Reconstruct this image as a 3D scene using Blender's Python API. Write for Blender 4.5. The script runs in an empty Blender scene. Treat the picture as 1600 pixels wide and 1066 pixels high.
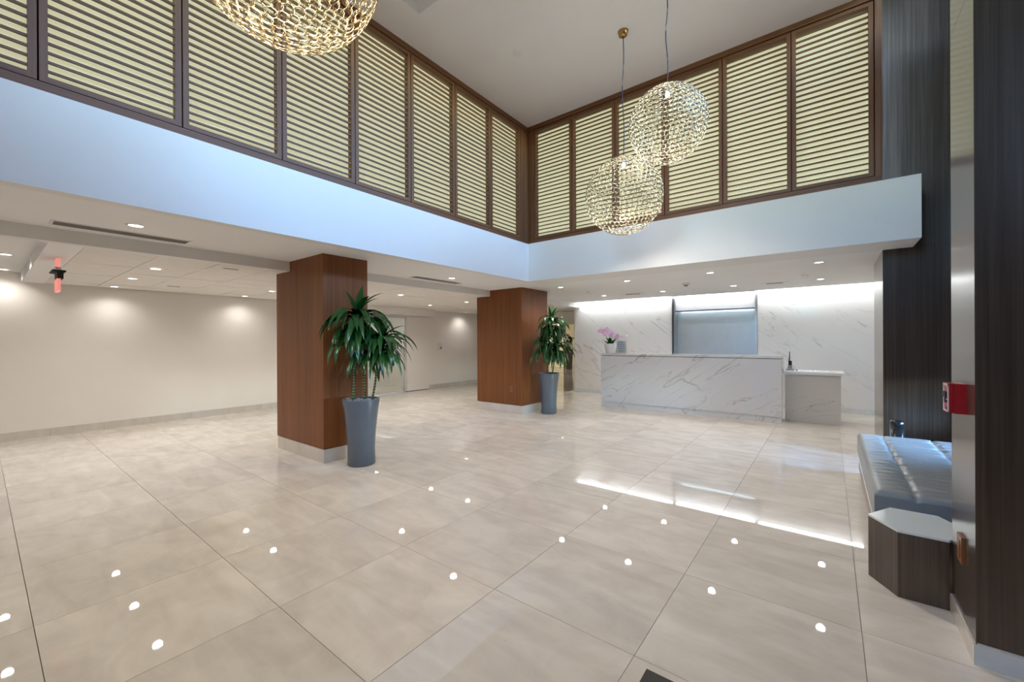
import bpy, bmesh, math, random
from mathutils import Vector, Matrix
random.seed(7)
S = bpy.context.scene
COL = S.collection
PI = math.pi

# ------------------------------------------------------------------ camera
CAM_F = 643.73                       # focal length in pixels of a 1600 px frame
yaw, pitch, roll = math.radians(37.595), math.radians(-0.035), math.radians(-0.2747)
fw = Vector((-math.sin(yaw) * math.cos(pitch), math.cos(yaw) * math.cos(pitch), math.sin(pitch)))
rt = Vector((math.cos(yaw), math.sin(yaw), 0)); up = rt.cross(fw)
r2 = math.cos(roll) * rt + math.sin(roll) * up
u2 = -math.sin(roll) * rt + math.cos(roll) * up
cam = bpy.data.cameras.new('camera'); cam.sensor_width = 36; cam.lens = CAM_F * 36 / 1600
cam.clip_start = 0.02; cam.clip_end = 200
co = bpy.data.objects.new('camera', cam); COL.objects.link(co)
co.matrix_world = Matrix(((r2.x, u2.x, -fw.x, 0), (r2.y, u2.y, -fw.y, 0), (r2.z, u2.z, -fw.z, 1.5), (0, 0, 0, 1)))
S.camera = co

# ------------------------------------------------------------------ sky, exposure
W = bpy.data.worlds.new('world'); S.world = W; W.use_nodes = True
wn = W.node_tree; wn.nodes.clear()
sky = wn.nodes.new('ShaderNodeTexSky'); sky.sky_type = 'NISHITA'; sky.sun_disc = False
sky.sun_elevation = math.radians(48); sky.sun_rotation = math.radians(100); sky.ozone_density = 2.0; sky.dust_density = .2; sky.altitude = 1200
bg = wn.nodes.new('ShaderNodeBackground'); bg.inputs[1].default_value = 6.8
wo = wn.nodes.new('ShaderNodeOutputWorld')
tint = wn.nodes.new('ShaderNodeMix'); tint.data_type = 'RGBA'; tint.blend_type = 'MULTIPLY'; tint.inputs['Factor'].default_value = 1.
tint.inputs['B'].default_value = (.80, .94, 1.0, 1)          # a deep blue clear sky
wtc = wn.nodes.new('ShaderNodeTexCoord'); sep = wn.nodes.new('ShaderNodeSeparateXYZ'); wn.links.new(wtc.outputs['Generated'], sep.inputs[0])
gt = wn.nodes.new('ShaderNodeMath'); gt.operation = 'LESS_THAN'; gt.inputs[1].default_value = 0.; wn.links.new(sep.outputs['Z'], gt.inputs[0])
grd = wn.nodes.new('ShaderNodeMix'); grd.data_type = 'RGBA'; grd.inputs['B'].default_value = (.16, .17, .17, 1)   # pale paving outside, below the horizon
wn.links.new(sky.outputs[0], tint.inputs['A']); wn.links.new(gt.outputs[0], grd.inputs['Factor'])
wn.links.new(tint.outputs['Result'], grd.inputs['A']); wn.links.new(grd.outputs['Result'], bg.inputs[0]); wn.links.new(bg.outputs[0], wo.inputs[0])
S.view_settings.view_transform = 'Standard'; S.view_settings.look = 'None'
S.view_settings.exposure = 0.02; S.view_settings.gamma = 1.0; S.view_settings.use_curve_mapping = False
S.cycles.use_denoising = True
S.cycles.max_bounces = 10; S.cycles.diffuse_bounces = 6; S.cycles.glossy_bounces = 5
S.cycles.sample_clamp_indirect = 6.0
S.cycles.caustics_reflective = False; S.cycles.caustics_refractive = False

def portal(name, loc, rot, sx, sy):
    l = bpy.data.lights.new(name, 'AREA'); l.shape = 'RECTANGLE'; l.size = sx; l.size_y = sy
    l.cycles.is_portal = True
    o = bpy.data.objects.new(name, l); COL.objects.link(o); o.location = loc; o.rotation_euler = rot
SPOT_W = 42.0
COVE_E = 34.0

# key dimensions
ZC, ZL, ZT, ZU = 2.585, 2.457, 3.27, 5.39      # soffit, left ceiling, fascia top, lobby ceiling
XF, YF = -4.364, 6.162                         # fascia planes
XW, YM = -9.97, 10.8                           # left wall, marble wall
XB = -5.79                                     # beam face
XR, YFR = 1.28, -3.0                           # right wall, front wall

# portals in the windows of the right and front wall (windows are built below)
portal('portal_clerestory', (XR + 0.03, 3.6, 5.35), (0, PI / 2, 0), .8, 6.0)
portal('portal_right', (XR + 0.03, 5.8, .75), (0, PI / 2, 0), .6, 1.6)
portal('portal_front', (-1.05, YFR - 0.03, 4.2), (PI / 2, 0, PI), 1.5, 2.0)

# ------------------------------------------------------------------ materials
def nd(nt, t, **kw):
    n = nt.nodes.new(t)
    for k, v in kw.items(): setattr(n, k, v)
    return n
def base(name, col=(.8, .8, .8), rough=.5, metal=0., spec=.5, coat=0., emit=None, es=0.):
    m = bpy.data.materials.new(name); m.use_nodes = True
    b = m.node_tree.nodes['Principled BSDF']
    b.inputs['Base Color'].default_value = (*col, 1); b.inputs['Roughness'].default_value = rough
    b.inputs['Metallic'].default_value = metal; b.inputs['Specular IOR Level'].default_value = spec
    b.inputs['Coat Weight'].default_value = coat; b.inputs['Coat Roughness'].default_value = .05
    if emit: b.inputs['Emission Color'].default_value = (*emit, 1); b.inputs['Emission Strength'].default_value = es
    return m, m.node_tree, b
def coords(nt, scale=(1, 1, 1), rot=(0, 0, 0), rnd=0.):
    tc = nd(nt, 'ShaderNodeTexCoord'); mp = nd(nt, 'ShaderNodeMapping')
    mp.inputs['Scale'].default_value = scale; mp.inputs['Rotation'].default_value = rot
    src = tc.outputs['Object']
    if rnd:
        oi = nd(nt, 'ShaderNodeObjectInfo'); mul = nd(nt, 'ShaderNodeMath', operation='MULTIPLY'); mul.inputs[1].default_value = rnd
        nt.links.new(oi.outputs['Random'], mul.inputs[0])
        ad = nd(nt, 'ShaderNodeVectorMath', operation='ADD')
        nt.links.new(src, ad.inputs[0]); nt.links.new(mul.outputs[0], ad.inputs[1]); src = ad.outputs[0]
    nt.links.new(src, mp.inputs['Vector']); return mp.outputs['Vector']
def ramp(nt, fac, stops):
    r = nd(nt, 'ShaderNodeValToRGB'); e = r.color_ramp.elements
    while len(e) < len(stops): e.new(.5)
    for i, (p, c) in enumerate(stops): e[i].position = p; e[i].color = (*c, 1)
    nt.links.new(fac, r.inputs[0]); return r.outputs[0]
def noise(nt, vec, scale, detail=4, dist=0., rough=.5):
    n = nd(nt, 'ShaderNodeTexNoise'); n.inputs['Scale'].default_value = scale
    n.inputs['Detail'].default_value = detail; n.inputs['Distortion'].default_value = dist; n.inputs['Roughness'].default_value = rough
    nt.links.new(vec, n.inputs['Vector']); return n.outputs[0]
def bump(nt, b, h, strength, dist=.01):
    n = nd(nt, 'ShaderNodeBump'); n.inputs['Strength'].default_value = strength; n.inputs['Distance'].default_value = dist
    nt.links.new(h, n.inputs['Height']); nt.links.new(n.outputs[0], b.inputs['Normal'])

def plain(name, col, rough=.5, metal=0., spec=.5, vary=.04, sc=6., **k):
    m, nt, b = base(name, col, rough, metal, spec, **k)
    f = noise(nt, coords(nt), sc, 3)
    lo = tuple(c * (1 - vary) for c in col); hi = tuple(min(1, c * (1 + vary)) for c in col)
    nt.links.new(ramp(nt, f, [(.3, lo), (.7, hi)]), b.inputs['Base Color'])
    return m
def emis(name, col, st, basecol=(.8, .8, .8)):
    m, nt, b = base(name, basecol, .5, emit=col, es=st); return m
def wood(name, c1, c2, c3, rough=.32, horiz=None, spec=.5, coat=0.):
    m, nt, b = base(name, c2, rough, spec=spec, coat=coat)
    b.inputs['Coat Roughness'].default_value = .17; b.inputs['Coat IOR'].default_value = 1.6
    sc = {None: (55, 55, .7), 'y': (55, .7, 55), 'x': (.7, 55, 55)}[horiz]
    v = coords(nt, sc); f = noise(nt, v, 1.0, 5, .3, .6)
    v2 = coords(nt, tuple(s * .12 for s in sc), rnd=3.); f2 = noise(nt, v2, 1., 2)
    mx = nd(nt, 'ShaderNodeMath', operation='ADD'); mx.use_clamp = True
    s = nd(nt, 'ShaderNodeMath', operation='MULTIPLY'); s.inputs[1].default_value = .35
    nt.links.new(f2, s.inputs[0]); nt.links.new(f, mx.inputs[0]); nt.links.new(s.outputs[0], mx.inputs[1])
    nt.links.new(ramp(nt, mx.outputs[0], [(.42, c1), (.66, c2), (.9, c3)]), b.inputs['Base Color'])
    bump(nt, b, f, .06, .002); return m
def marble(name, ang, white=(.80, .79, .77), dark=(.36, .35, .34), rough=.12, off=(0, 0, 0), k=1.):
    m, nt, b = base(name, white, rough, coat=.2)
    tc = nd(nt, 'ShaderNodeTexCoord'); mp0 = nd(nt, 'ShaderNodeMapping'); mp0.inputs['Location'].default_value = off
    mp0.inputs['Rotation'].default_value = (0, ang, 0)
    nt.links.new(tc.outputs['Object'], mp0.inputs['Vector'])
    mp = nd(nt, 'ShaderNodeMapping'); mp.inputs['Scale'].default_value = (.22, .5, 1.0)
    nt.links.new(mp0.outputs[0], mp.inputs['Vector']); v = mp.outputs[0]
    def vein(scale, width, dist, detail):
        f = noise(nt, v, scale, detail, dist, .55)
        s = nd(nt, 'ShaderNodeMath', operation='SUBTRACT'); s.inputs[1].default_value = .5; nt.links.new(f, s.inputs[0])
        a = nd(nt, 'ShaderNodeMath', operation='ABSOLUTE'); nt.links.new(s.outputs[0], a.inputs[0])
        r = nd(nt, 'ShaderNodeMapRange'); r.inputs[1].default_value = 0; r.inputs[2].default_value = width
        r.inputs[3].default_value = 1; r.inputs[4].default_value = 0; r.interpolation_type = 'SMOOTHSTEP'
        nt.links.new(a.outputs[0], r.inputs[0]); return r.outputs[0]
    a1 = vein(.95, .009, .45, 4); a2 = vein(1.9, .0055, .7, 5)
    msk = noise(nt, v, 1.6, 2); mr = nd(nt, 'ShaderNodeMapRange'); mr.inputs[1].default_value = .42; mr.inputs[2].default_value = .62
    nt.links.new(msk, mr.inputs[0])
    m2 = nd(nt, 'ShaderNodeMath', operation='MULTIPLY'); nt.links.new(a2, m2.inputs[0]); nt.links.new(mr.outputs[0], m2.inputs[1])
    m1 = nd(nt, 'ShaderNodeMath', operation='MULTIPLY'); m1.inputs[1].default_value = .8
    mr1 = nd(nt, 'ShaderNodeMapRange'); mr1.inputs[1].default_value = .35; mr1.inputs[2].default_value = .6
    nt.links.new(noise(nt, v, 3.1, 2), mr1.inputs[0])
    mm = nd(nt, 'ShaderNodeMath', operation='MULTIPLY'); nt.links.new(a1, mm.inputs[0]); nt.links.new(mr1.outputs[0], mm.inputs[1])
    nt.links.new(mm.outputs[0], m1.inputs[0])
    ad = nd(nt, 'ShaderNodeMath', operation='MAXIMUM'); nt.links.new(m1.outputs[0], ad.inputs[0]); nt.links.new(m2.outputs[0], ad.inputs[1])
    fin = nd(nt, 'ShaderNodeMath', operation='MULTIPLY'); fin.inputs[1].default_value = .75 * k; nt.links.new(ad.outputs[0], fin.inputs[0])
    cl = ramp(nt, noise(nt, v, 1.4, 4), [(.3, tuple(c * .93 for c in white)), (.7, white)])
    mix = nd(nt, 'ShaderNodeMix', data_type='RGBA'); mix.inputs['B'].default_value = (*dark, 1)
    nt.links.new(fin.outputs[0], mix.inputs['Factor']); nt.links.new(cl, mix.inputs['A'])
    nt.links.new(mix.outputs['Result'], b.inputs['Base Color']); return m
def stone_tile(name, lo, hi, rough):
    m, nt, b = base(name, hi, rough, spec=.5)
    b.inputs['Coat Roughness'].default_value = .02
    v = coords(nt, (1, 1, 1), rnd=37.)
    f = noise(nt, v, 2.2, 6, 1.2, .6); f2 = noise(nt, coords(nt, (1.2, 5., 1), (0, 0, .5), rnd=11.), 1.3, 4, .8)
    a = nd(nt, 'ShaderNodeMath', operation='ADD'); nt.links.new(f, a.inputs[0]); nt.links.new(f2, a.inputs[1])
    h = nd(nt, 'ShaderNodeMath', operation='MULTIPLY'); h.inputs[1].default_value = .5; nt.links.new(a.outputs[0], h.inputs[0])
    c = ramp(nt, h.outputs[0], [(.36, lo), (.62, hi)])
    oi = nd(nt, 'ShaderNodeObjectInfo'); mr = nd(nt, 'ShaderNodeMapRange'); mr.inputs[3].default_value = .94; mr.inputs[4].default_value = 1.03
    nt.links.new(oi.outputs['Random'], mr.inputs[0])
    hs = nd(nt, 'ShaderNodeHueSaturation'); nt.links.new(mr.outputs[0], hs.inputs['Value']); nt.links.new(c, hs.inputs['Color'])
    # sparse small flecks of the stone
    vo = nd(nt, 'ShaderNodeTexVoronoi'); vo.inputs['Scale'].default_value = 7.; nt.links.new(v, vo.inputs['Vector'])
    fl = nd(nt, 'ShaderNodeMapRange'); fl.inputs[1].default_value = .02; fl.inputs[2].default_value = .035; nt.links.new(vo.outputs['Distance'], fl.inputs[0])
    mix = nd(nt, 'ShaderNodeMix', data_type='RGBA'); mix.inputs['A'].default_value = tuple(c_ * .72 for c_ in hi) + (1,)
    nt.links.new(fl.outputs[0], mix.inputs['Factor']); nt.links.new(hs.outputs[0], mix.inputs['B'])
    nt.links.new(mix.outputs['Result'], b.inputs['Base Color'])
    return m
def glassm(name, tint=(1, 1, 1)):
    m = bpy.data.materials.new(name); m.use_nodes = True; nt = m.node_tree; nt.nodes.clear()
    t = nd(nt, 'ShaderNodeBsdfTransparent'); t.inputs[0].default_value = (*tint, 1)
    g = nd(nt, 'ShaderNodeBsdfGlossy'); g.inputs['Roughness'].default_value = .0
    f = nd(nt, 'ShaderNodeFresnel'); f.inputs[0].default_value = 1.45
    mx = nd(nt, 'ShaderNodeMixShader'); o = nd(nt, 'ShaderNodeOutputMaterial')
    nt.links.new(f.outputs[0], mx.inputs[0]); nt.links.new(t.outputs[0], mx.inputs[1]); nt.links.new(g.outputs[0], mx.inputs[2])
    nt.links.new(mx.outputs[0], o.inputs[0]); return m

M = {}
M['white'] = plain('white_paint', (.80, .79, .77), .55, vary=.012, sc=2)
M['ceil'] = plain('ceiling_paint', (.87, .865, .86), .7, vary=.01, sc=2)
M['cream'] = plain('cream_wall_paint', (.79, .76, .72), .5, vary=.012, sc=2)
M['ctile'] = plain('ceiling_tile', (.80, .77, .73), .8, vary=.03, sc=9)
M['grout'] = plain('grout', (.24, .215, .19), .8)
M['tile'] = stone_tile('polished_cream_stone', (.59, .535, .47), (.735, .68, .605), .012)
M['basestone'] = stone_tile('cream_skirting_stone', (.55, .50, .44), (.64, .59, .53), .12)
M['marble_wall'] = marble('white_veined_marble_wall', math.radians(-36), k=.8)
M['marble_front'] = marble('white_veined_marble_counter', math.radians(33), white=(.62, .61, .60), dark=(.24, .235, .23), off=(1.3, .2, .4))
M['marble_desk'] = marble('beige_veined_marble_desk', math.radians(18), white=(.60, .55, .48), dark=(.25, .22, .19), off=(2.3, .7, 1.4))
M['wood_col'] = wood('walnut_veneer', (.115, .036, .010), (.185, .062, .018), (.235, .085, .027), .42, spec=.3)
M['wood_dark'] = wood('espresso_veneer', (.026, .016, .011), (.050, .032, .022), (.078, .052, .036), .40, spec=.15, coat=1.)
M['wood_lv'] = wood('louvre_wood', (.075, .028, .010), (.140, .055, .020), (.19, .08, .032), .5)
M['wood_lvy'] = wood('louvre_wood_y', (.075, .028, .010), (.140, .055, .020), (.19, .08, .032), .5, horiz='y')
M['wood_lvx'] = wood('louvre_wood_x', (.075, .028, .010), (.140, .055, .020), (.19, .08, .032), .5, horiz='x')
M['lit_panel'] = emis('backlit_cream_panel', (.86, .87, .57), .56, (.72, .70, .50))
M['black'] = plain('matte_black', (.012, .012, .012), .6)
M['gloss_black'] = plain('gloss_black', (.015, .016, .018), .12)
M['gold_pale'] = plain('pale_champagne_gold', (.44, .39, .28), .26, 1.0, vary=.03)
M['gold'] = plain('champagne_gold', (.62, .46, .24), .26, 1.0, vary=.03)
M['brass'] = plain('aged_brass', (.42, .26, .09), .3, 1.0)
M['cord'] = plain('dark_cord', (.03, .032, .05), .5)
M['lens'] = emis('lamp_lens', (1., .93, .84), 7.)
M['lens_cool'] = emis('lamp_lens_cool', (.95, .97, 1.), 7.)
M['led'] = emis('led_strip', (.93, .97, 1.), COVE_E)
M['trimw'] = plain('white_metal_trim', (.82, .81, .79), .4, vary=.01)
M['vent'] = plain('grey_vent_metal', (.30, .27, .26), .5)
M['steel'] = plain('brushed_steel', (.56, .60, .63), .30, 1.0, vary=.05)
M['sheet'] = plain('satin_steel_sheet', (.52, .57, .61), .34, .6, vary=.03)
M['steel_dark'] = plain('dark_steel', (.16, .18, .20), .3, 1.0)
M['steel_lite'] = plain('pale_satin_metal', (.80, .82, .85), .38, .4, vary=.02)
M['pot'] = plain('slate_grey_planter', (.105, .125, .15), .32)
M['pot_brown'] = plain('brown_planter', (.12, .085, .075), .4)
M['pot_white'] = plain('white_ceramic', (.75, .74, .72), .25, vary=.01)
M['gravel'] = plain('grey_gravel', (.34, .32, .31), .8, vary=.4, sc=60)
M['leaf'] = plain('dark_glossy_leaf', (.017, .078, .015), .24, vary=.45, sc=3.)
M['leaf2'] = plain('olive_leaf', (.05, .085, .022), .35, vary=.4, sc=4.)
M['stem'] = plain('green_stem', (.10, .17, .06), .5)
M['petal'] = plain('pink_petal', (.74, .45, .66), .5, vary=.1)
M['red'] = plain('alarm_red', (.34, .006, .010), .3, vary=.02)
M['glass'] = glassm('clear_glass', (.97, .985, .98))
M['paper'] = plain('paper', (.78, .80, .83), .7, vary=.01)
M['print'] = plain('grey_print', (.48, .53, .62), .7)
M['plastic'] = plain('grey_plastic', (.30, .32, .36), .4)
M['outlet'] = plain('brown_outlet_plate', (.20, .075, .03), .35)
M['whitetop'] = plain('white_glass_top', (.66, .72, .74), .12, vary=.01)
M['skirtwhite'] = plain('pale_grey_stone', (.62, .64, .64), .45, vary=.05, sc=14)
M['red_glow'] = emis('red_edge_lit_acrylic', (1., .28, .24), .62, (.8, .4, .36))
M['gold_lit'] = emis('lit_gold_screen', (1., .86, .50), .65, (.7, .6, .3))
def m_cane():
    m, nt, b = base('banded_cane', (.1, .1, .05), .6)
    w = nd(nt, 'ShaderNodeTexWave', wave_type='BANDS', bands_direction='Z'); w.inputs['Scale'].default_value = 9.; w.inputs['Distortion'].default_value = 1.5
    nt.links.new(coords(nt), w.inputs['Vector'])
    nt.links.new(ramp(nt, w.outputs[0], [(.35, (.035, .06, .02)), (.6, (.22, .27, .13))]), b.inputs['Base Color']); return m
M['cane'] = m_cane()
def m_leather():
    m, nt, b = base('grey_leather', (.26, .285, .30), .30)
    f = noise(nt, coords(nt), 90., 3); bump(nt, b, f, .05, .002)
    nt.links.new(ramp(nt, noise(nt, coords(nt), 3., 3), [(.3, (.24, .262, .275)), (.7, (.28, .305, .32))]), b.inputs['Base Color']); return m
M['leather'] = m_leather()
M['bench_side'] = plain('taupe_leather', (.33, .29, .25), .35)

# ------------------------------------------------------------------ mesh helpers
ORG = {}
class MB:
    def __init__(s): s.v = []; s.f = []; s.sm = set()
    def box(s, x0, x1, y0, y1, z0, z1):
        n = len(s.v)
        s.v += [(x0, y0, z0), (x1, y0, z0), (x1, y1, z0), (x0, y1, z0), (x0, y0, z1), (x1, y0, z1), (x1, y1, z1), (x0, y1, z1)]
        s.f += [tuple(n + i for i in q) for q in ((3, 2, 1, 0), (4, 5, 6, 7), (0, 1, 5, 4), (1, 2, 6, 5), (2, 3, 7, 6), (3, 0, 4, 7))]
        return s
    def prism(s, pts, z0, z1):
        n = len(s.v); k = len(pts)
        s.v += [(x, y, z0) for x, y in pts] + [(x, y, z1) for x, y in pts]
        s.f += [tuple(n + i for i in reversed(range(k))), tuple(n + k + i for i in range(k))]
        s.f += [(n + i, n + (i + 1) % k, n + k + (i + 1) % k, n + k + i) for i in range(k)]
        return s
    def lathe(s, c, prof, seg=32, smooth=True, cap=True):
        n = len(s.v); k = len(prof)
        for r, z in prof:
            for i in range(seg):
                a = 2 * PI * i / seg; s.v.append((c[0] + r * math.cos(a), c[1] + r * math.sin(a), c[2] + z))
        for j in range(k - 1):
            for i in range(seg):
                s.f.append((n + j * seg + i, n + j * seg + (i + 1) % seg, n + (j + 1) * seg + (i + 1) % seg, n + (j + 1) * seg + i))
                if smooth: s.sm.add(len(s.f) - 1)
        if cap:
            s.f.append(tuple(n + i for i in reversed(range(seg)))); s.f.append(tuple(n + (k - 1) * seg + i for i in range(seg)))
        return s
    def tube(s, pts, r, seg=8, cap=True):
        pts = [Vector(p) for p in pts]; n = len(s.v); k = len(pts)
        rr = r if isinstance(r, (list, tuple)) else [r] * k
        ref = Vector((0, 0, 1))
        for i, p in enumerate(pts):
            t = (pts[min(i + 1, k - 1)] - pts[max(i - 1, 0)]).normalized()
            a = t.cross(ref)
            if a.length < .05: a = t.cross(Vector((1, 0, 0)))
            a.normalize(); b = t.cross(a)
            for j in range(seg):
                th = 2 * PI * j / seg; s.v.append(tuple(p + rr[i] * (math.cos(th) * a + math.sin(th) * b)))
        for i in range(k - 1):
            for j in range(seg):
                s.f.append((n + i * seg + j, n + (i + 1) * seg + j, n + (i + 1) * seg + (j + 1) % seg, n + i * seg + (j + 1) % seg)); s.sm.add(len(s.f) - 1)
        if cap:
            s.f.append(tuple(n + j for j in range(seg))); s.f.append(tuple(n + (k - 1) * seg + j for j in reversed(range(seg))))
        return s
    def torus(s, c, R, r, ax, bx, seg=14, ms=5):
        n = len(s.v); c = Vector(c); nz = ax.cross(bx)
        for i in range(seg):
            a = 2 * PI * i / seg; d = math.cos(a) * ax + math.sin(a) * bx
            for j in range(ms):
                t = 2 * PI * j / ms; s.v.append(tuple(c + d * (R + r * math.cos(t)) + nz * (r * math.sin(t))))
        for i in range(seg):
            for j in range(ms):
                s.f.append((n + i * ms + j, n + ((i + 1) % seg) * ms + j, n + ((i + 1) % seg) * ms + (j + 1) % ms, n + i * ms + (j + 1) % ms)); s.sm.add(len(s.f) - 1)
        return s
    def build(s, name, mat, parent=None, bevel=0., fix=True, kind=None, origin=None):
        o0 = Vector((0, 0, 0))
        if parent is not None: o0 = ORG[parent.name]
        elif origin is not None: o0 = Vector(origin)
        me = bpy.data.meshes.new(name)
        me.from_pydata([(x - o0.x, y - o0.y, z - o0.z) for x, y, z in s.v], [], s.f)
        for i in s.sm: me.polygons[i].use_smooth = True
        if bevel or fix:
            bm = bmesh.new(); bm.from_mesh(me)
            if bevel: bmesh.ops.bevel(bm, geom=[e for e in bm.edges], offset=bevel, segments=2, affect='EDGES', clamp_overlap=True)
            if fix: bmesh.ops.recalc_face_normals(bm, faces=bm.faces)
            bm.to_mesh(me); bm.free()
        me.materials.append(M[mat] if isinstance(mat, str) else mat)
        o = bpy.data.objects.new(name, me); COL.objects.link(o)
        if parent is not None: o.parent = parent
        else: o.location = o0
        ORG[o.name] = o0
        if kind: o['kind'] = kind
        return o
def tag(o, label, cat, group=None):
    o['label'] = label; o['category'] = cat
    if group: o['group'] = group
    return o
def thing(name, loc, label, cat, group=None):
    o = bpy.data.objects.new(name, None); COL.objects.link(o); o.location = loc; o.empty_display_size = .1
    ORG[o.name] = Vector(loc); return tag(o, label, cat, group)
def struct(name, mb, mat, label=None, **k):
    o = mb.build(name, mat, kind='structure', **k)
    if label: o['label'] = label
    return o
def bx(*a): return MB().box(*a)
def copy_thing(root, loc, label):
    r = root.copy(); COL.objects.link(r); r.location = loc; r['label'] = label; ORG[r.name] = Vector(loc)
    for ch in list(root.children):
        c = ch.copy(); COL.objects.link(c); c.parent = r
        for g in list(ch.children):
            d = g.copy(); COL.objects.link(d); d.parent = c
    return r
def inst(name, me, parent, loc, rot=None):
    o = bpy.data.objects.new(name, me); COL.objects.link(o); o.parent = parent; o.location = loc
    if rot is not None: o.rotation_euler = rot
    return o
ORDN = ['first', 'second', 'third', 'fourth', 'fifth', 'sixth', 'seventh', 'eighth', 'ninth', 'tenth']

# ------------------------------------------------------------------ floor and its tiles
floor = struct('floor', bx(-14.2, XR + .1, YFR - .1, YM + .4, -.12, -.012), 'grout', 'polished cream stone tile floor of the lobby')
GX0, PXT, GY0, PYT, J = .127, .8667, .178, .8612, .0028
tm = {}
for i in range(-13, 3):
    x0 = max(GX0 + PXT * i, XW); x1 = min(GX0 + PXT * (i + 1), XR)
    if x1 - x0 < .02: continue
    for j in range(-4, 13):
        y0 = max(GY0 + PYT * j, YFR); y1 = min(GY0 + PYT * (j + 1), YM + .35 if x0 < -6 else YM)
        if y1 - y0 < .02: continue
        key = (round(x1 - x0, 3), round(y1 - y0, 3))
        if key not in tm:
            w, h = key[0] - J, key[1] - J
            b = bx(-w / 2, w / 2, -h / 2, h / 2, -.012, 0)
            t = b.build('tile', 'tile'); tm[key] = t.data; bpy.data.objects.remove(t)
        inst('tile', tm[key], floor, ((x0 + x1) / 2, (y0 + y1) / 2, 0))
struct('floor', bx(-14.2, -5.8, YM + .35, 22.2, -.12, 0), 'tile', 'polished stone floor of the far corridor')

# ------------------------------------------------------------------ walls, ceilings
struct('wall_left', bx(XW - .15, XW, YFR, 6.05, 0, 2.75).box(XW - .15, XW, 8.6, 12.0, 0, 2.75).box(XW - .15, XW, 6.05, 8.6, 2.225, 2.75), 'cream', 'long cream painted wall on the left')
# front wall with tall windows behind the camera
fwx = [(-10.1, -1.8), (-.3, 1.4)]
mbf = MB()
for a, b_ in fwx: mbf.box(a, b_, YFR - .15, YFR, 0, 6.45)
mbf.box(-1.8, -.3, YFR - .15, YFR, 0, 3.2).box(-1.8, -.3, YFR - .15, YFR, 5.2, 6.45)
struct('wall_front', mbf, 'white', 'white front wall around the high front windows')
w1 = struct('window_1', bx(-1.78, -.32, YFR - .06, YFR - .04, 3.22, 5.18), 'glass', 'high front windows behind the camera')
for k in range(3):
    x = -1.8 + 1.5 * k / 2; bx(max(x - .03, -1.8), min(x + .03, -.3), YFR - .1, YFR, 3.2, 5.2).build('mullion', 'steel_dark', w1)
bx(-1.8, -.3, YFR - .1, YFR, 4.2, 4.26).build('transom', 'steel_dark', w1)
# right wall : low windows by the bench, clerestory above
mbr = MB().box(XR, XR + .15, YFR, 5.0, 0, 4.95).box(XR, XR + .15, 5.0, 6.6, 0, .45).box(XR, XR + .15, 5.0, 6.6, 1.05, 4.95)
mbr.box(XR, XR + .15, YFR, .6, 4.95, 6.45).box(XR, XR + .03, 6.6, 8.0, 4.95, 6.45).box(XR, XR + .15, .6, 6.6, 5.75, 6.45).box(XR, XR + .15, 6.6, 8.0, 0, 4.95)
struct('wall_right', mbr, 'wood_dark', 'dark wood wall with windows to the right of the bench')
w2 = struct('window_2', bx(XR + .05, XR + .07, 5.0, 6.6, .45, 1.05), 'glass', 'window behind the bench')
bx(XR, XR + .1, 5.78, 5.82, .45, 1.05).build('mullion', 'steel_dark', w2)
w3 = struct('window_3', bx(XR + .012, XR + .022, .60, 6.60, 4.95, 5.75), 'glass', 'high clerestory window')
for k in range(1, 3): bx(XR, XR + .03, .6 + 6. * k / 3 - .02, .6 + 6. * k / 3 + .02, 4.95, 5.75).build('mullion', 'steel_dark', w3)
# alcove right wall and walls that close the upper volume
struct('wall_right_alcove', bx(1.35, 1.45, 7.9, YM + .1, 0, 2.95), 'white', 'white end wall of the reception alcove')
# fascias (white bands) and hidden wall behind the louvres
struct('wall_left_upper', bx(XF - .12, XF, YFR, YF + .12, ZC, ZT), 'white', 'broad white band running above the left soffit')
struct('wall_back_upper', bx(XF, .787, YF, 6.748, ZC, ZT), 'white', 'broad white band above the reception area')
struct('wall_left_upper', bx(XF - .30, XF - .14, YFR, YF + .5, ZC + .02, 5.7).box(XF - .14, XF, YFR, -1.37, ZT, 5.7), 'white', 'wall behind the left louvres')
struct('wall_back_upper', bx(XF - .14, .477, YF + .14, YF + .3, ZT, 5.7), 'white', 'wall behind the back louvres')
# lobby ceiling with raised tray
TX0, TX1, TY0, TY1 = -3.85, -.2, -2.0, 3.22
XSH = .42                                       # left edge of the tall light shaft along the right wall
mc = MB().box(XF - .3, TX0, YFR - .1, 6.8, ZU, ZU + .1).box(TX1, XSH, YFR - .1, 6.8, ZU, ZU + .1)
mc.box(XSH - .05, XSH, YFR, 6.8, ZU + .1, 6.35).box(XSH - .05, XR + .15, YFR, 8.0, 6.35, 6.45)
mc.box(TX0, TX1, YFR - .1, TY0, ZU, ZU + .1).box(TX0, TX1, TY1, 6.8, ZU, ZU + .1)
mc.box(TX0 - .05, TX0, TY0, TY1, ZU + .1, ZU + .4).box(TX1, TX1 + .05, TY0, TY1, ZU + .1, ZU + .4).box(TX0, TX1, TY0 - .05, TY0, ZU + .1, ZU + .4).box(TX0, TX1, TY1, TY1 + .05, ZU + .1, ZU + .4)
mc.box(TX0 - .1, TX1 + .1, TY0 - .1, TY1 + .1, ZU + .35, ZU + .45)
struct('ceiling', mc, 'ceil', 'high lobby ceiling with a raised tray')
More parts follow.
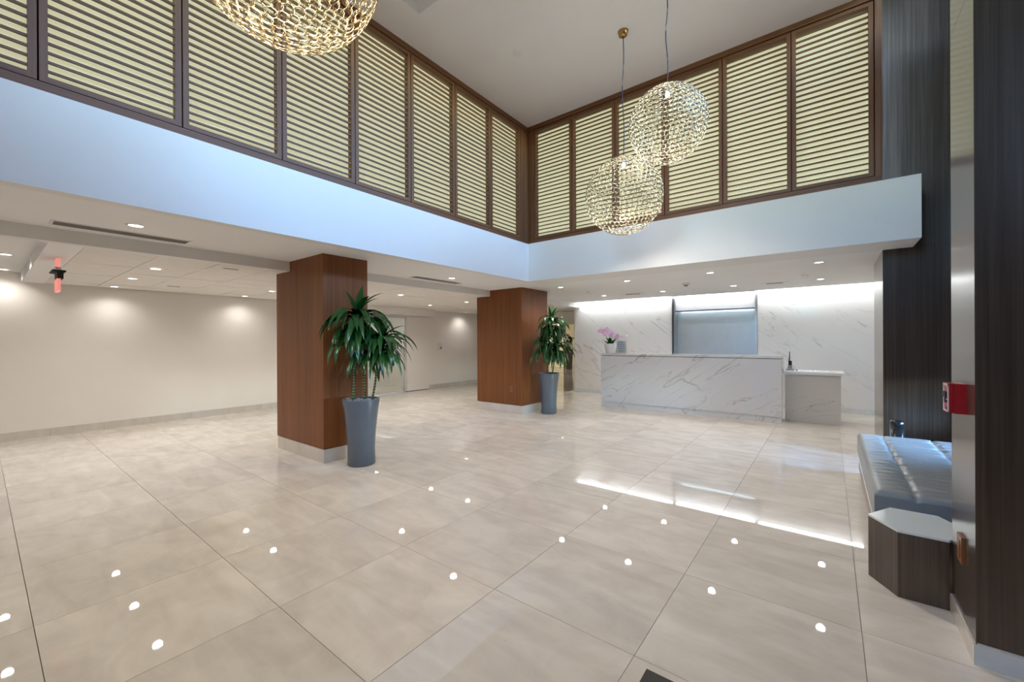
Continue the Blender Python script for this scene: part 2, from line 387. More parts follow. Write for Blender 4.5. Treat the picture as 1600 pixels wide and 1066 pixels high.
# low ceilings
YS = 10.52                                       # edge of the light slot
struct('ceiling_soffit', bx(XB, XF - .12, YFR, YF + .12, ZC, ZC + .05), 'ceil', 'low soffit between the columns and the lobby')
struct('ceiling_alcove', bx(XB, XF, YF + .12, YS, ZC, ZC + .05).box(XF, .787, 6.748, YS, ZC, ZC + .05).box(.787, 1.45, 7.5, YS, ZC, ZC + .05), 'ceil', 'low ceiling over the reception counter')
slot = struct('trim_1', bx(-5.97, 1.45, YS - .03, YS, ZC + .05, 2.9).box(-5.97, 1.45, YS - .03, YM + .2, 2.86, 2.9), 'ceil', 'light slot along the marble wall')
bx(-5.9, -3.18, 10.525, 10.545, 2.635, 2.665).build('led_strip', 'led', slot); bx(-3.1, -1.36, 10.525, 10.545, 2.635, 2.665).build('led_strip', 'led', slot); bx(-1.28, 1.3, 10.525, 10.545, 2.635, 2.665).build('led_strip', 'led', slot)
for a, b_ in ((-5.9, -3.18), (-3.08, -1.36), (-1.28, 1.3)): bx(a, b_, 10.765, 10.795, 2.62, 2.665).build('led_profile', emis('led_profile', (.93, .97, 1.), 13.), slot)
struct('trim_2', bx(XB - .10, XB, YFR, 22, ZL, ZC + .06), 'white', 'shallow beam edge where the left ceiling drops')
YST = .42
cl = struct('ceiling_left', bx(XW - .1, XB - .1, YST, 12.0, ZL + .014, ZL + .2), 'vent', 'tiled ceiling of the left lobby wing')
struct('ceiling_left_end', bx(XW - .1, XB - .1, YFR, YST, 2.60, 2.66), 'ceil', 'slightly higher plain ceiling at the far left')
# ceiling tiles
bx(XW - .1, XB - .1, YST - .001, .66, ZL, ZL + .2).build('plain_border', 'ceil', cl)
ct = {}
rr = random.Random(3)
PC = .578
xs = [XB - .1 - PC * k for k in range(8)]
ys = [.66 + PC * k for k in range(20)]
for a in range(7):
    for b_ in range(19):
        x1, x0 = xs[a], max(xs[a + 1], XW); y0, y1 = ys[b_], min(ys[b_ + 1], 12.)
        if x1 - x0 < .03 or y1 - y0 < .03: continue
        key = (round(x1 - x0, 3), round(y1 - y0, 3))
        if key not in ct:
            w, h = key[0] - .007, key[1] - .007
            t = bx(-w / 2, w / 2, -h / 2, h / 2, 0, .012).build('ceiling_tile', 'ctile'); ct[key] = t.data; bpy.data.objects.remove(t)
        inst('ceiling_tile', ct[key], cl, ((x0 + x1) / 2, (y0 + y1) / 2, ZL + rr.uniform(-.001, .003)), (rr.uniform(-.006, .006), rr.uniform(-.006, .006), 0))
# bulkhead over the sliding door
struct('trim_3', bx(XW, -9.55, 4.6, 8.55, 2.26, ZL - .002), 'white', 'boxed bulkhead above the sliding glass door')
# corridor beyond
struct('ceiling_corridor', bx(-14.2, XB - .1, 12.0, 22.2, ZL, ZL + .1), 'ceil', 'ceiling of the far corridor')
struct('wall_corridor', bx(-14.2, XW - .15, 11.9, 12.0, 0, 2.6).box(-14.2, -14.1, 12, 22.2, 0, 2.6).box(-14.2, -5.8, 22.0, 22.2, 0, 2.6).box(-5.95, -5.80, 11.1, 22.2, 0, 2.6), 'cream', 'pale walls of the far corridor')
# marble wall in slabs with the steel recess between
wb = struct('wall_back', bx(-5.97, -3.17, YM + .02, YM + .3, 0, 2.9).box(-1.29, 1.45, YM + .02, YM + .3, 0, 2.9).box(-3.17, -1.29, YM + .28, YM + .36, 0, 2.9), 'white', 'white veined marble wall behind reception')
for a, b_ in ((-5.97, -5.04), (-5.04, -4.10), (-4.10, -3.17), (-1.29, -.55), (-.55, .36), (.36, 1.35)):
    bx(a + .0012, b_ - .0012, YM, YM + .02, 0, 2.9).build('marble_slab', 'marble_wall', wb)
bx(-5.99, -5.97, YM - .0, YM + .3, 0, 2.45).build('edge_trim', 'steel', wb)
bx(-5.97, -3.17, YM - .012, YM, 0, .10).build('skirting', 'skirtwhite', wb); bx(-1.29, 1.35, YM - .012, YM, 0, .10).build('skirting', 'skirtwhite', wb)
# baseboards
bl = MB().box(XW, XW + .015, YFR, 0.25, 0, .125)
bb = struct('baseboard_left', MB().box(XW, XW + .004, YFR, 6.05, 0, .11).box(XW, XW + .004, 8.62, 12, 0, .11), 'grout', 'cream stone skirting along the left wall')
y = YFR
while y < 12:
    y1 = min(y + .62, 12.)
    for lo, hi in ((YFR, 6.05), (8.62, 12.)):
        a, b_ = max(y, lo), min(y1, hi)
        if b_ - a > .05: bx(XW + .004, XW + .016, a + .0015, b_ - .0015, 0, .125).build('skirting_tile', 'basestone', bb)
    y += .62

# ------------------------------------------------------------------ columns
def column(x0, x1, y0, y1, label):
    c = thing('column', ((x0 + x1) / 2, (y0 + y1) / 2, 0), label, 'column', 'wood clad columns of the lobby')
    bx(x0, x1, y0, y1, .178, ZC + .03).build('cladding', 'wood_col', c)
    bx(x0 + .03, x1 - .03, y0 + .03, y1 - .03, 0, .18).build('core', 'black', c)
    for args in ((x0 + .006, x1 - .006, y0 + .006, y0 + .03), (x0 + .006, x1 - .006, y1 - .03, y1 - .006)):
        n = 2; w = (args[1] - args[0]) / n
        for k in range(n): bx(args[0] + w * k + .001, args[0] + w * (k + 1) - .001, args[2], args[3], 0, .170).build('skirting', 'basestone', c)
    for xa, xb in ((x0 + .006, x0 + .03), (x1 - .03, x1 - .006)):
        bx(xa, xb, y0 + .031, y1 - .031, 0, .170).build('skirting', 'basestone', c)
    return c
column(-6.195, -4.915, 2.59, 3.203, 'wood clad square column nearest the camera, with the larger plant before it')
c2 = column(-6.17, -4.94, 6.75, 7.70, 'wood clad square column near reception, with a small outlet low on it')
op = bx(-5.262, -5.178, 6.742, 6.75, .43, .56).build('outlet', 'outlet', c2)
bx(-5.240, -5.200, 6.739, 6.7425, .455, .535).build('socket_face', 'outlet', op)

# ------------------------------------------------------------------ dark pillars on the right
def pillar(x0, x1, y0, y1, label, seams):
    p = thing('pillar', ((x0 + x1) / 2, (y0 + y1) / 2, 0), label, 'pillar', 'dark veneer pillars on the right')
    zs = [.10] + seams + [6.36]
    for k in range(len(zs) - 1):
        bx(x0, x1, y0, y1, zs[k] + .0015, zs[k + 1] - .0015).build('veneer_panel', 'wood_dark', p)
    bx(x0 + .01, x1 - .01, y0 + .01, y1 - .01, .0, 6.36).build('core', 'black', p)
    return p
p1 = pillar(.53, XR - .002, 2.80, 3.255, 'tall dark wood pillar at the right edge carrying the red fire alarm pull station', [3.15])
bx(.522, .53, 2.80, 3.265, 0, .098).build('skirting', 'basestone', p1)
bx(.522, XR - .002, 2.792, 2.80, 0, .092).build('skirting', 'skirtwhite', p1)
bx(.535, XR - .002, 2.80, 3.25, 0, .10).build('plinth', 'basestone', p1)
p2 = pillar(.52, XR + .1, 6.75, 7.965, 'tall dark wood pillar behind the bench, beside the reception alcove', [2.60])
bx(.522, XR, 6.752, 7.96, 0, .10).build('plinth', 'wood_dark', p2)

# ------------------------------------------------------------------ louvres
ZP0, ZP1 = 3.339, 5.312
NS = 28
SW, RW, DEP = .042, .042, .085
def louver(u0, u1, axis, label, group):
    # axis 'y': panel lies in plane X=XF and runs along Y, front faces +X ; 'x': plane Y=YF, front faces -Y
    def B(ua, ub, d0, d1, za, zb):      # d = depth behind the front plane
        if axis == 'y': return bx(XF - d1, XF - d0, ua, ub, za, zb)
        return bx(ua, ub, YF + d0, YF + d1, za, zb)
    g = .005; u0 += g; u1 -= g
    loc = (XF - DEP, (u0 + u1) / 2, ZP0) if axis == 'y' else ((u0 + u1) / 2, YF + DEP, ZP0)
    t = thing('louver_panel', loc, label, 'louvre', group)
    B(u0, u0 + SW, .006, DEP, ZP0, ZP1).build('stile', 'wood_lv', t); B(u1 - SW, u1, .006, DEP, ZP0, ZP1).build('stile', 'wood_lv', t)
    hm = 'wood_lvy' if axis == 'y' else 'wood_lvx'
    B(u0 + SW, u1 - SW, .006, DEP, ZP0, ZP0 + RW).build('rail', hm, t); B(u0 + SW, u1 - SW, .006, DEP, ZP1 - RW, ZP1).build('rail', hm, t)
    bp = B(u0 + SW, u1 - SW, DEP - .006, DEP, ZP0 + RW, ZP1 - RW).build('back_panel', 'lit_panel', t); bp['label'] = 'glowing cream backing panel'
    zz0, zz1 = ZP0 + RW, ZP1 - RW; pit = (zz1 - zz0) / (NS + .35)
    # slat: a thin board tilted slightly, front edge down
    mb = MB(); th, dp, dz = .0078, .042, .004
    a, b_ = u0 + SW, u1 - SW
    prof = [(.014, -th - dz), (.014 + dp, -th + dz), (.014 + dp, th + dz), (.014, th - dz)]
    for u in (a, b_):
        for d, z in prof: mb.v.append((XF - d, u, ZP0 + z) if axis == 'y' else (u, YF + d, ZP0 + z))
    mb.f = [(0, 1, 2, 3), (7, 6, 5, 4), (0, 4, 5, 1), (1, 5, 6, 2), (2, 6, 7, 3), (3, 7, 4, 0)]
    s0 = mb.build('slat', hm, t)
    for k in range(NS):
        o = s0 if k == 0 else inst('slat', s0.data, t, (0, 0, 0))
        o.location = (0, 0, zz0 - ZP0 + pit * (k + .75))
    return t
PL = .8109
for k in range(9):
    u1 = 5.943 - PL * k
    louver(u1 - PL, u1, 'y', 'slatted wood louvre panel on the left wall, %s from the corner' % ORDN[k], 'louvre panels of the left wall')
PB = .7732
for k in range(6):
    u0 = -4.229 + PB * k
    louver(u0, u0 + PB, 'x', 'slatted wood louvre panel above reception, %s from the corner' % ORDN[k], 'louvre panels of the back wall')
def frm(name, label, parts):
    o = struct(name, parts[0][0], parts[0][1], label)
    for mb, mt, nm in parts[1:]: mb.build(nm, mt, o)
    return o
frm('trim_4', 'wood frame around the left louvres', [
    (bx(XF - .10, XF, -1.36, YF + .0, ZT, ZT + .061), 'wood_lvy', 'rail'),
    (bx(XF - .10, XF + .012, -1.36, YF, ZU - .07, ZU), 'wood_lvy', 'rail'),
    (bx(XF - .10, XF - .003, 5.948, 6.05, ZT + .061, ZU - .07), 'wood_lv', 'post'),
    (bx(XF - .12, XF - .02, 6.056, YF + .14, ZT + .061, ZU - .07), 'wood_lv', 'post'),
    (bx(XF - .14, XF - .10, -1.36, YF + .14, ZT, ZU), 'black', 'backing')])
frm('trim_5', 'wood frame around the louvres above reception', [
    (bx(XF, .477, YF, YF + .10, ZT, ZT + .061), 'wood_lvx', 'rail'),
    (bx(XF, .477, YF - .012, YF + .10, ZU - .07, ZU), 'wood_lvx', 'rail'),
    (bx(XF + .055, -4.234, YF + .003, YF + .10, ZT + .061, ZU - .07), 'wood_lv', 'post'),
    (bx(XF - .02, XF + .05, YF + .02, YF + .12, ZT + .061, ZU - .07), 'wood_lv', 'post'),
    (bx(.416, .477, YF, YF + .10, ZT + .061, ZU - .07), 'wood_lv', 'post'),
    (bx(XF, .477, YF + .10, YF + .14, ZT, ZU), 'black', 'backing')])

# ------------------------------------------------------------------ reception counter and desk
rc = thing('reception_counter', (-2.42, 9.05, 0), 'long marble reception counter with grey diagonal veins', 'counter')
cx0, cx1 = -4.16, -.675
bx(cx0 + .012, cx1, 8.724, 9.30, .108, 1.148).build('front_panel', 'marble_front', rc)
bx(cx0 + .02, cx1 - .01, 8.738, 9.28, 0, .104).build('kickplate', 'marble_front', rc)
bx(cx0 + .03, cx1 - .02, 8.74, 9.28, .10, 1.165).build('core', 'black', rc)
bx(cx0, cx1 + .004, 8.712, 9.34, 1.160, 1.200).build('worktop', 'marble_front', rc)
rd = thing('reception_desk', (-.24, 9.4, 0), 'lower beige marble desk with white top at the end of reception', 'desk')
bx(-.652, .160, 9.10, 9.13, 0, .862).build('front_panel', 'marble_desk', rd)
bx(.130, .160, 9.13, 9.70, 0, .862).build('side_panel', 'marble_desk', rd)
bx(-.665, .205, 9.06, 9.74, .862, .912).build('worktop', 'pot_white', rd, bevel=.004)
# steel recess panel
sp = thing('steel_wall_panel', (-2.23, YM + .2, 0), 'brushed steel recessed wall panel behind the reception counter', 'wall panel')
bx(-3.15, -1.31, YM + .20, YM + .22, 0, 2.23).build('back_sheet', 'sheet', sp)
bx(-3.09, -1.335, YM + .03, YM + .27, 2.235, 2.86).build('header', 'steel_lite', sp)
bx(-3.09, -1.335, YM + .012, YM + .05, 2.205, 2.235).build('ledge', 'steel_dark', sp)
bx(-3.04, -1.38, YM + .08, YM + .10, 2.222, 2.232).build('led_strip', emis('led_strip_panel', (.78, .93, 1.), 20.), sp)
bx(-3.17, -3.135, YM - .015, YM + .27, 0, 2.86).build('jamb', 'steel_dark', sp); bx(-3.135, -3.09, YM + .03, YM + .27, 0, 2.86).build('jamb', 'steel', sp)
bx(-1.335, -1.29, YM - .015, YM + .27, 0, 2.86).build('jamb', 'steel', sp)
bx(-3.17, -1.29, YS - .005, YS + .006, ZC - .012, ZC + .03).build('top_trim', 'steel_dark', sp)

# ------------------------------------------------------------------ downlights
def spot(parent, col, power, size, blend, z):
    l = bpy.data.lights.new('bulb', 'SPOT'); l.energy = power; l.color = col; l.spot_size = math.radians(size); l.spot_blend = blend; l.shadow_soft_size = .05
    o = bpy.data.objects.new('bulb', l); COL.objects.link(o); o.parent = parent; o.location = (0, 0, z); return o
def downlight(label, group, warm=True):
    t = thing('downlight', (0, 0, 0), label, 'downlight', group)
    MB().lathe((0, 0, 0), [(.054, -.008), (.072, -.004), (.075, 0)], 28, cap=False).lathe((0, 0, 0), [(.054, -.008), (.052, -.003)], 28, cap=False).build('trim_ring', 'trimw', t)
    MB().lathe((0, 0, 0), [(.0525, -.0035), (.052, -.001)], 28).build('lens', 'lens' if warm else 'lens_cool', t)
    spot(t, (1., .95, .885) if warm else (1., .965, .92), SPOT_W * (1.38 if warm else .92), 150, .9, -.03)
    return t
DL_W = [((-5.075, .899, ZC), 'lit recessed downlight in the soffit beside the long grey vent'),
        ((-5.14, 4.99, ZC), 'lit recessed downlight in the soffit between the two wood columns'),
        ((-6.92, 1.417, ZL), 'lit downlight in the tiled left ceiling, nearest of its row of three'),
        ((-8.215, 1.417, ZL), 'lit downlight in the tiled left ceiling, middle of its row of three'),
        ((-9.62, 1.43, ZL), 'lit downlight in the tiled left ceiling, the one of three by the wall'),
        ((-9.62, 3.40, ZL), 'lit downlight washing the cream wall left of the near column'),
        ((-8.30, 3.39, ZL), 'lit downlight in the tiled ceiling touching the edge of the near column'),
        ((-8.047, .216, 2.60), 'lit downlight at the left photo edge, nearer of the two in the plain ceiling'),
        ((-9.70, .237, 2.60), 'lit downlight at the left photo edge, farther of the two in the plain ceiling'),
        ((-7.006, 5.339, ZL), 'lit downlight in the left wing just above the larger plant'),
        ((-8.40, 7.35, ZL), 'lit downlight in the left wing before the sliding door bulkhead'),
        ((-7.047, 7.335, ZL), 'lit downlight in the left wing just left of the far column'),
        ((-9.65, 10.0, ZL), 'lit downlight washing the wall behind the soap dispenser'),
        ((-8.30, 5.34, ZL), 'downlight right behind the upper edge of the near column')]
DL_C = [((-4.32, 7.24, ZC), 'lit downlight over reception, front row, leftmost by the far column'),
        ((-2.92, 7.24, ZC), 'lit downlight over reception, front row, second from left'),
        ((-1.517, 7.22, ZC), 'lit downlight over reception, front row, third from left'),
        ((-.11, 7.215, ZC), 'lit downlight over reception, front row, rightmost'),
        ((-4.32, 9.28, ZC), 'lit downlight over reception, rear row, leftmost'),
        ((-2.93, 9.32, ZC), 'lit downlight over reception, rear row, second from left'),
        ((-1.52, 9.27, ZC), 'lit downlight over reception, rear row, third from left'),
        ((-.12, 9.256, ZC), 'lit downlight over reception, rear row, rightmost')]
for lst, grp, warm in ((DL_W, 'downlights of the left wing', True), (DL_C, 'downlights over reception', False)):
    d0 = downlight(lst[0][1], grp, warm); d0.location = lst[0][0]; ORG[d0.name] = Vector(lst[0][0])
    for p, lb in lst[1:]:
        q = copy_thing(d0, p, lb)
        if p[0] < -9.5:                           # weaker wall washers close to the wall
            for ch in q.children:
                if ch.type == 'LIGHT': ch.data = ch.data.copy(); ch.data.energy = SPOT_W * .42
# far corridor light
d0 = downlight('downlight far down the corridor, seen past the far column', 'downlights of the left wing', True); d0.location = (-8.6, 14.5, ZL)
copy_thing(d0, (-9.0, 20.6, ZL), 'unseen downlight added to brighten the end wall of the far corridor')  # extra lamp out of view, added to brighten the corridor end
copy_thing(d0, (-10.8, 17.6, ZL), 'downlight at the end of the far corridor above the distant plant')

# ------------------------------------------------------------------ vents, detectors, sign, camera
def linear_vent(x0, x1, y0, y1, label):
    t = thing('linear_vent', ((x0 + x1) / 2, (y0 + y1) / 2, ZC), label, 'vent', 'linear vents in the soffit')
    b = MB().box(x0 - .02, x0, y0 - .02, y1 + .02, ZC - .006, ZC).box(x1, x1 + .02, y0 - .02, y1 + .02, ZC - .006, ZC).box(x0, x1, y0 - .02, y0, ZC - .006, ZC).box(x0, x1, y1, y1 + .02, ZC - .006, ZC)
    b.build('frame', 'trimw', t); bx(x0, x1, y0, y1, ZC - .002, ZC - .0005).build('backing', 'vent', t)
    n = 8; w = (x1 - x0) / n
    for k in range(n): bx(x0 + w * k + .003, x0 + w * k + .009, y0, y1, ZC - .006, ZC - .002).build('slat', 'vent', t)
linear_vent(-5.60, -5.43, .42, 1.395, 'long grey slotted air vent at upper left in the soffit')
linear_vent(-5.60, -5.43, 4.46, 5.53, 'long slotted air vent in the soffit between the columns')
def register(x0, x1, yc, label):
    t = thing('air_register', ((x0 + x1) / 2, yc, ZC), label, 'vent', 'small registers over reception')
    bx(x0 - .1, x1 + .1, yc - .065, yc + .065, ZC - .006, ZC).build('frame', 'trimw', t)
    bx(x0, x1, yc - .045, yc + .045, ZC - .008, ZC - .006).build('grille', 'vent', t)
    for k in range(4): bx(x0, x1, yc - .04 + .022 * k, yc - .032 + .022 * k, ZC - .013, ZC - .008).build('slat', 'vent', t)
register(-3.80, -3.47, 9.36, 'small slot register above the left part of reception')
register(-.96, -.69, 9.32, 'small slot register above the right part of reception')
t = thing('smoke_detector', (-2.174, 8.31, ZC), 'round dark-centred smoke detector on the ceiling over reception', 'detector')
MB().lathe((-2.174, 8.31, ZC), [(.05, -.03), (.075, -.02), (.085, -.004), (.085, 0)], 24).build('housing', 'trimw', t)
MB().lathe((-2.174, 8.31, ZC), [(.02, -.058), (.036, -.05), (.042, -.03)], 20).build('sensor', 'vent', t)
for p, lb in (((-.33, 8.57), 'small round sprinkler cover above the reception desk'), ((-4.23, 8.34), 'small round sprinkler cover above the orchid')):
    tag(MB().lathe((p[0], p[1], ZC), [(.03, -.02), (.05, -.014), (.06, -.003), (.06, 0)], 20).build('sprinkler_cover', 'trimw', origin=(p[0], p[1], ZC)), lb, 'sprinkler', 'sprinkler covers')
t = thing('ceiling_speaker', (-3.337, 4.479, ZU), 'small round white plate on the high lobby ceiling', 'plate')
MB().lathe((-3.337, 4.479, ZU), [(.05, -.008), (.062, -.006), (.066, 0)], 24).build('plate', 'ceil', t)
MB().lathe((-3.337, 4.479, ZU), [(.036, -.016), (.044, -.013), (.046, -.007)], 24).build('boss', 'trimw', t)
for (x, y_), lb in (((-6.175, 2.02), 'small dark slot diffuser in the tiled ceiling close to the beam'), ((-8.85, 2.05), 'small dark slot diffuser in the tiled ceiling far back by the wall')):
    t = thing('slot_diffuser', (x, y_, ZL), lb, 'vent', 'slot diffusers of the left ceiling')
    bx(x - .02, x + .02, y_ - .09, y_ + .09, ZL - .006, ZL).build('frame', 'trimw', t); bx(x - .012, x + .012, y_ - .08, y_ + .08, ZL - .008, ZL - .006).build('slot', 'black', t)
# edge-lit exit sign seen edge-on
ex, ey = -6.98, .565
t = thing('exit_sign', (ex, ey, ZL), 'edge-lit hanging sign with a red glowing panel seen edge-on', 'sign')
bx(ex - .09, ex + .09, ey - .014, ey + .014, 2.36, ZL).build('upper_red_block', 'red_glow', t)  # red emissive block between ceiling and stem
bx(ex - .08, ex + .08, ey - .022, ey + .022, 2.318, 2.362).build('stem', 'trimw', t)
bx(ex - .15, ex + .15, ey - .055, ey + .055, 2.300, 2.320).build('canopy', 'black', t, bevel=.005)
bx(ex - .14, ex + .14, ey - .012, ey + .034, 2.225, 2.301).build('housing', 'black', t)
bx(ex - .13, ex + .13, ey - .014, ey + .014, 2.085, 2.226).build('acrylic_panel', 'red_glow', t)
# security camera
t = thing('security_camera', (-5.88, 10.46, ZC), 'small white and dark security camera under the ceiling left of the marble wall', 'camera')
bx(-5.98, -5.80, 10.38, 10.50, ZC - .02, ZC).build('mount_plate', 'trimw', t)
MB().tube([(-5.89, 10.44, ZC - .02), (-5.89, 10.44, ZC - .07)], .016, 10).build('stem', 'trimw', t)
MB().tube([(-5.96, 10.46, ZC - .055), (-5.86, 10.42, ZC - .075)], .035, 14).build('body', 'trimw', t)
MB().tube([(-5.87, 10.424, ZC - .073), (-5.84, 10.412, ZC - .079)], .033, 14).build('lens_hood', 'plastic', t)

# ------------------------------------------------------------------ left wing: glass door, vestibule, dispenser
gd = struct('door_1', bx(XW - .03, XW - .018, 6.1, 7.76, .03, 2.21), 'glass', 'fixed glass pane of the side entrance')
for a in ((6.05, 6.10), (7.73, 7.77)): bx(XW - .05, XW + .01, a[0], a[1], 0, 2.225).build('frame', 'steel_lite', gd)
bx(XW - .05, XW + .01, 6.05, 7.77, 2.19, 2.225).build('frame', 'steel_lite', gd); bx(XW - .05, XW + .01, 6.05, 7.77, 0, .03).build('frame', 'steel_lite', gd)
sd = struct('door_2', bx(XW - .0, XW + .035, 7.78, 8.64, .016, 2.24), 'cream', 'white flush sliding door')
bx(XW - .1, XW + .03, 7.78, 8.64, 0, .012).build('floor_track', 'black', sd)
struct('wall_vestibule', bx(-11.9, -11.8, 5.2, 8.7, 0, 2.5).box(-11.8, XW - .15, 5.2, 5.3, 0, 2.5).box(-11.8, XW - .15, 8.6, 8.7, 0, 2.5).box(-11.9, XW - .15, 5.2, 8.7, 2.4, 2.5), 'cream', 'walls of the bright side vestibule')
struct('floor', bx(-11.8, XW, 5.3, 8.6, -.011, -.001), 'tile', 'pale floor of the side vestibule')
vl = thing('vestibule_light', (-10.9, 6.9, 2.4), 'square lit ceiling panel in the vestibule behind the glass pane', 'ceiling light')
bx(-11.25, -10.55, 6.5, 7.3, 2.385, 2.4).build('frame', 'trimw', vl); bx(-11.2, -10.6, 6.55, 7.25, 2.38, 2.386).build('diffuser', emis('vestibule_panel', (1., .98, .9), 16.), vl)
ds = thing('soap_dispenser', (XW, 9.07, 1.22), 'small white wall dispenser with a grey window on the cream wall', 'dispenser')
bx(XW, XW + .03, 8.98, 9.16, 1.20, 1.47).build('back_plate', 'trimw', ds)
bx(XW + .03, XW + .11, 9.0, 9.14, 1.22, 1.44).build('body', 'pot_white', ds, bevel=.012)
bx(XW + .105, XW + .114, 9.03, 9.11, 1.25, 1.32).build('window', 'plastic', ds)
# far corridor: lit golden screen and tall plant
gs = thing('gold_screen', (-13.0, 20.7, 0), 'golden lit slatted screen far off behind the right plant', 'screen')
bx(-13.9, -12.15, 20.72, 20.75, 0, 2.44).build('lit_panel', 'gold_lit', gs)
for k in range(24): bx(-13.9, -12.15, 20.68, 20.72, .05 + .1 * k, .075 + .1 * k).build('slat', 'brass', gs)
bx(-12.15, -12.08, 20.65, 20.78, 0, 2.44).build('post', 'brass', gs)

# ------------------------------------------------------------------ pendant lamps of gold rings
def basis(n):
    n = n.normalized(); a = n.cross(Vector((0, 0, 1)))
    if a.length < 1e-3: a = Vector((1, 0, 0))
    a.normalize(); return a, n.cross(a), n
def ring_rows(R, rr):
    out = []; step = 1.62 * rr / R; rows = int(round(PI / step))
    for j in range(rows):
        th = PI * (j + .5) / rows           # polar angle from the top
        n = max(4, int(round(2 * PI * R * math.sin(th) / (1.66 * rr))))
        if j in (0, rows - 1): n = 4
        for i in range(n):
            a = 2 * PI * (i + .5 * (j % 2)) / n
            out.append((Vector((math.sin(th) * math.cos(a), math.sin(th) * math.sin(a), math.cos(th))), th))
    return out
def pendant(c, zc, label, R=.472, near=False, wob=.012, power=130):
    c = Vector(c); t = thing('pendant_lamp', tuple(c), label, 'pendant lamp', 'openwork gold ring globes')
    rr_ = .0365 * R / .472
    rows = ring_rows(R, rr_)
    if near:
        m0 = MB().torus((0, 0, 0), rr_, .0021, Vector((1, 0, 0)), Vector((0, 1, 0)), 14, 4).build('ring', 'gold'); me = m0.data; bpy.data.objects.remove(m0)
        rows.sort(key=lambda q: -q[1])
        rest = MB()
        for k, (n, th) in enumerate(rows):
            a, b_, nn = basis(n)
            if k < 300:
                o = bpy.data.objects.new('ring', me); COL.objects.link(o); o.parent = t
                o.matrix_local = Matrix((( a.x, b_.x, nn.x, n.x * R), (a.y, b_.y, nn.y, n.y * R), (a.z, b_.z, nn.z, n.z * R), (0, 0, 0, 1)))
            else: rest.torus(c + n * R, rr_, .0021, a, b_, 12, 4)
        rest.build('ring_shell', 'gold', t, kind='stuff', fix=False)
    else:
        mb = MB()
        for n, th in rows:
            a, b_, nn = basis(n); mb.torus(c + n * R, rr_, .0024, a, b_, 14, 5)
        mb.build('ring_shell', 'gold_pale', t, kind='stuff', fix=False)
    MB().lathe(c, [(.004, R + .012), (.022, R + .008), (.032, R - .002), (.030, R - .010)], 24).build('top_cap', 'gold', t)
    MB().lathe(c, [(.018, R - .05), (.022, R - .03), (.022, R - .006)], 18).build('socket', 'steel', t)
    MB().lathe(c, [(.004, R - .105), (.016, R - .10), (.023, R - .085), (.022, R - .07), (.014, R - .05)], 20).build('bulb', emis('bulb_glow', (1., .93, .8), 9.), t)
    pts = []; n = 16
    for k in range(n + 1):
        f = k / n; z = c.z + R + .01 + (zc - c.z - R - .02) * f
        pts.append((c.x + wob * math.sin(f * 9.) * math.sin(PI * f), c.y + wob * .6 * math.sin(f * 7. + 1) * math.sin(PI * f), z))
    MB().tube(pts, .006, 6).build('cord', 'cord', t)
    MB().lathe((c.x, c.y, zc), [(.02, -.07), (.05, -.055), (.058, -.02), (.066, 0)], 24).build('canopy', 'brass', t)
    l = bpy.data.lights.new('bulb_light', 'SPOT'); l.energy = power; l.color = (1., .89, .74); l.shadow_soft_size = .05; l.spot_size = math.radians(118); l.spot_blend = .5
    o = bpy.data.objects.new('bulb_light', l); COL.objects.link(o); o.parent = t; o.location = (0, 0, R - .2)
    l2 = bpy.data.lights.new('bulb_glow_light', 'POINT'); l2.energy = power * .11; l2.color = (1., .93, .82); l2.shadow_soft_size = .08
    o = bpy.data.objects.new('bulb_glow_light', l2); COL.objects.link(o); o.parent = t; o.location = (0, 0, R - .25)
    return t
pendant((-2.045, 4.98, 3.313), ZU, 'lower of the two distant gold ring globe lamps, hanging nearest the counter')
pendant((-1.407, 4.66, 3.875), ZU, 'higher of the two distant gold ring globe lamps', R=.41)
pendant((-2.192, .964, 3.537), ZU + .35, 'large near gold ring globe lamp cut off by the top edge', near=True, power=235)

# ------------------------------------------------------------------ plants
def leaf_mesh(L, Wd, e0, droop, fold=.35, nseg=8, mat='leaf', twist=0., power=1.3):
    v = []; f = []; p = Vector((0, 0, 0)); e = e0
    for i in range(nseg + 1):
        s = i / nseg
        w = Wd * .5 * (min(1., .35 + 2.2 * s) if s < .3 else 1.0) * (1 - max(0, (s - .45) / .55) ** 1.7)
        e = e0 - droop * s ** power
        nrm = Vector((-math.sin(e), 0, math.cos(e)))
        tw = twist * s; sd_ = Vector((0, math.cos(tw), 0)) + nrm * math.sin(tw)
        lift = nrm * (w * fold)
        v += [tuple(p + sd_ * w + lift), tuple(p), tuple(p - sd_ * w + lift)]
        p = p + Vector((math.cos(e), 0, math.sin(e))) * (L / nseg)
    for i in range(nseg):
        a = i * 3; f += [(a, a + 3, a + 4, a + 1), (a + 1, a + 4, a + 5, a + 2)]
    me = bpy.data.meshes.new('leaf'); me.from_pydata(v, [], f); me.materials.append(M[mat])
    for pl in me.polygons: pl.use_smooth = True
    return me
rp = random.Random(21)
UP = [leaf_mesh(.34 + .03 * k, .070, math.radians(74 - 8 * k), math.radians(15 + 18 * k)) for k in range(3)]
MID = [leaf_mesh(.50 + .03 * k, .074, math.radians(60 - 8 * k), math.radians(138 - 6 * k), power=.75, twist=.3 * (-1) ** k) for k in range(4)]
LOW = [leaf_mesh(.46 + .03 * k, .072, math.radians(34 - 11 * k), math.radians(118 - 9 * k), power=.62, twist=.25 * (-1) ** k) for k in range(4)]
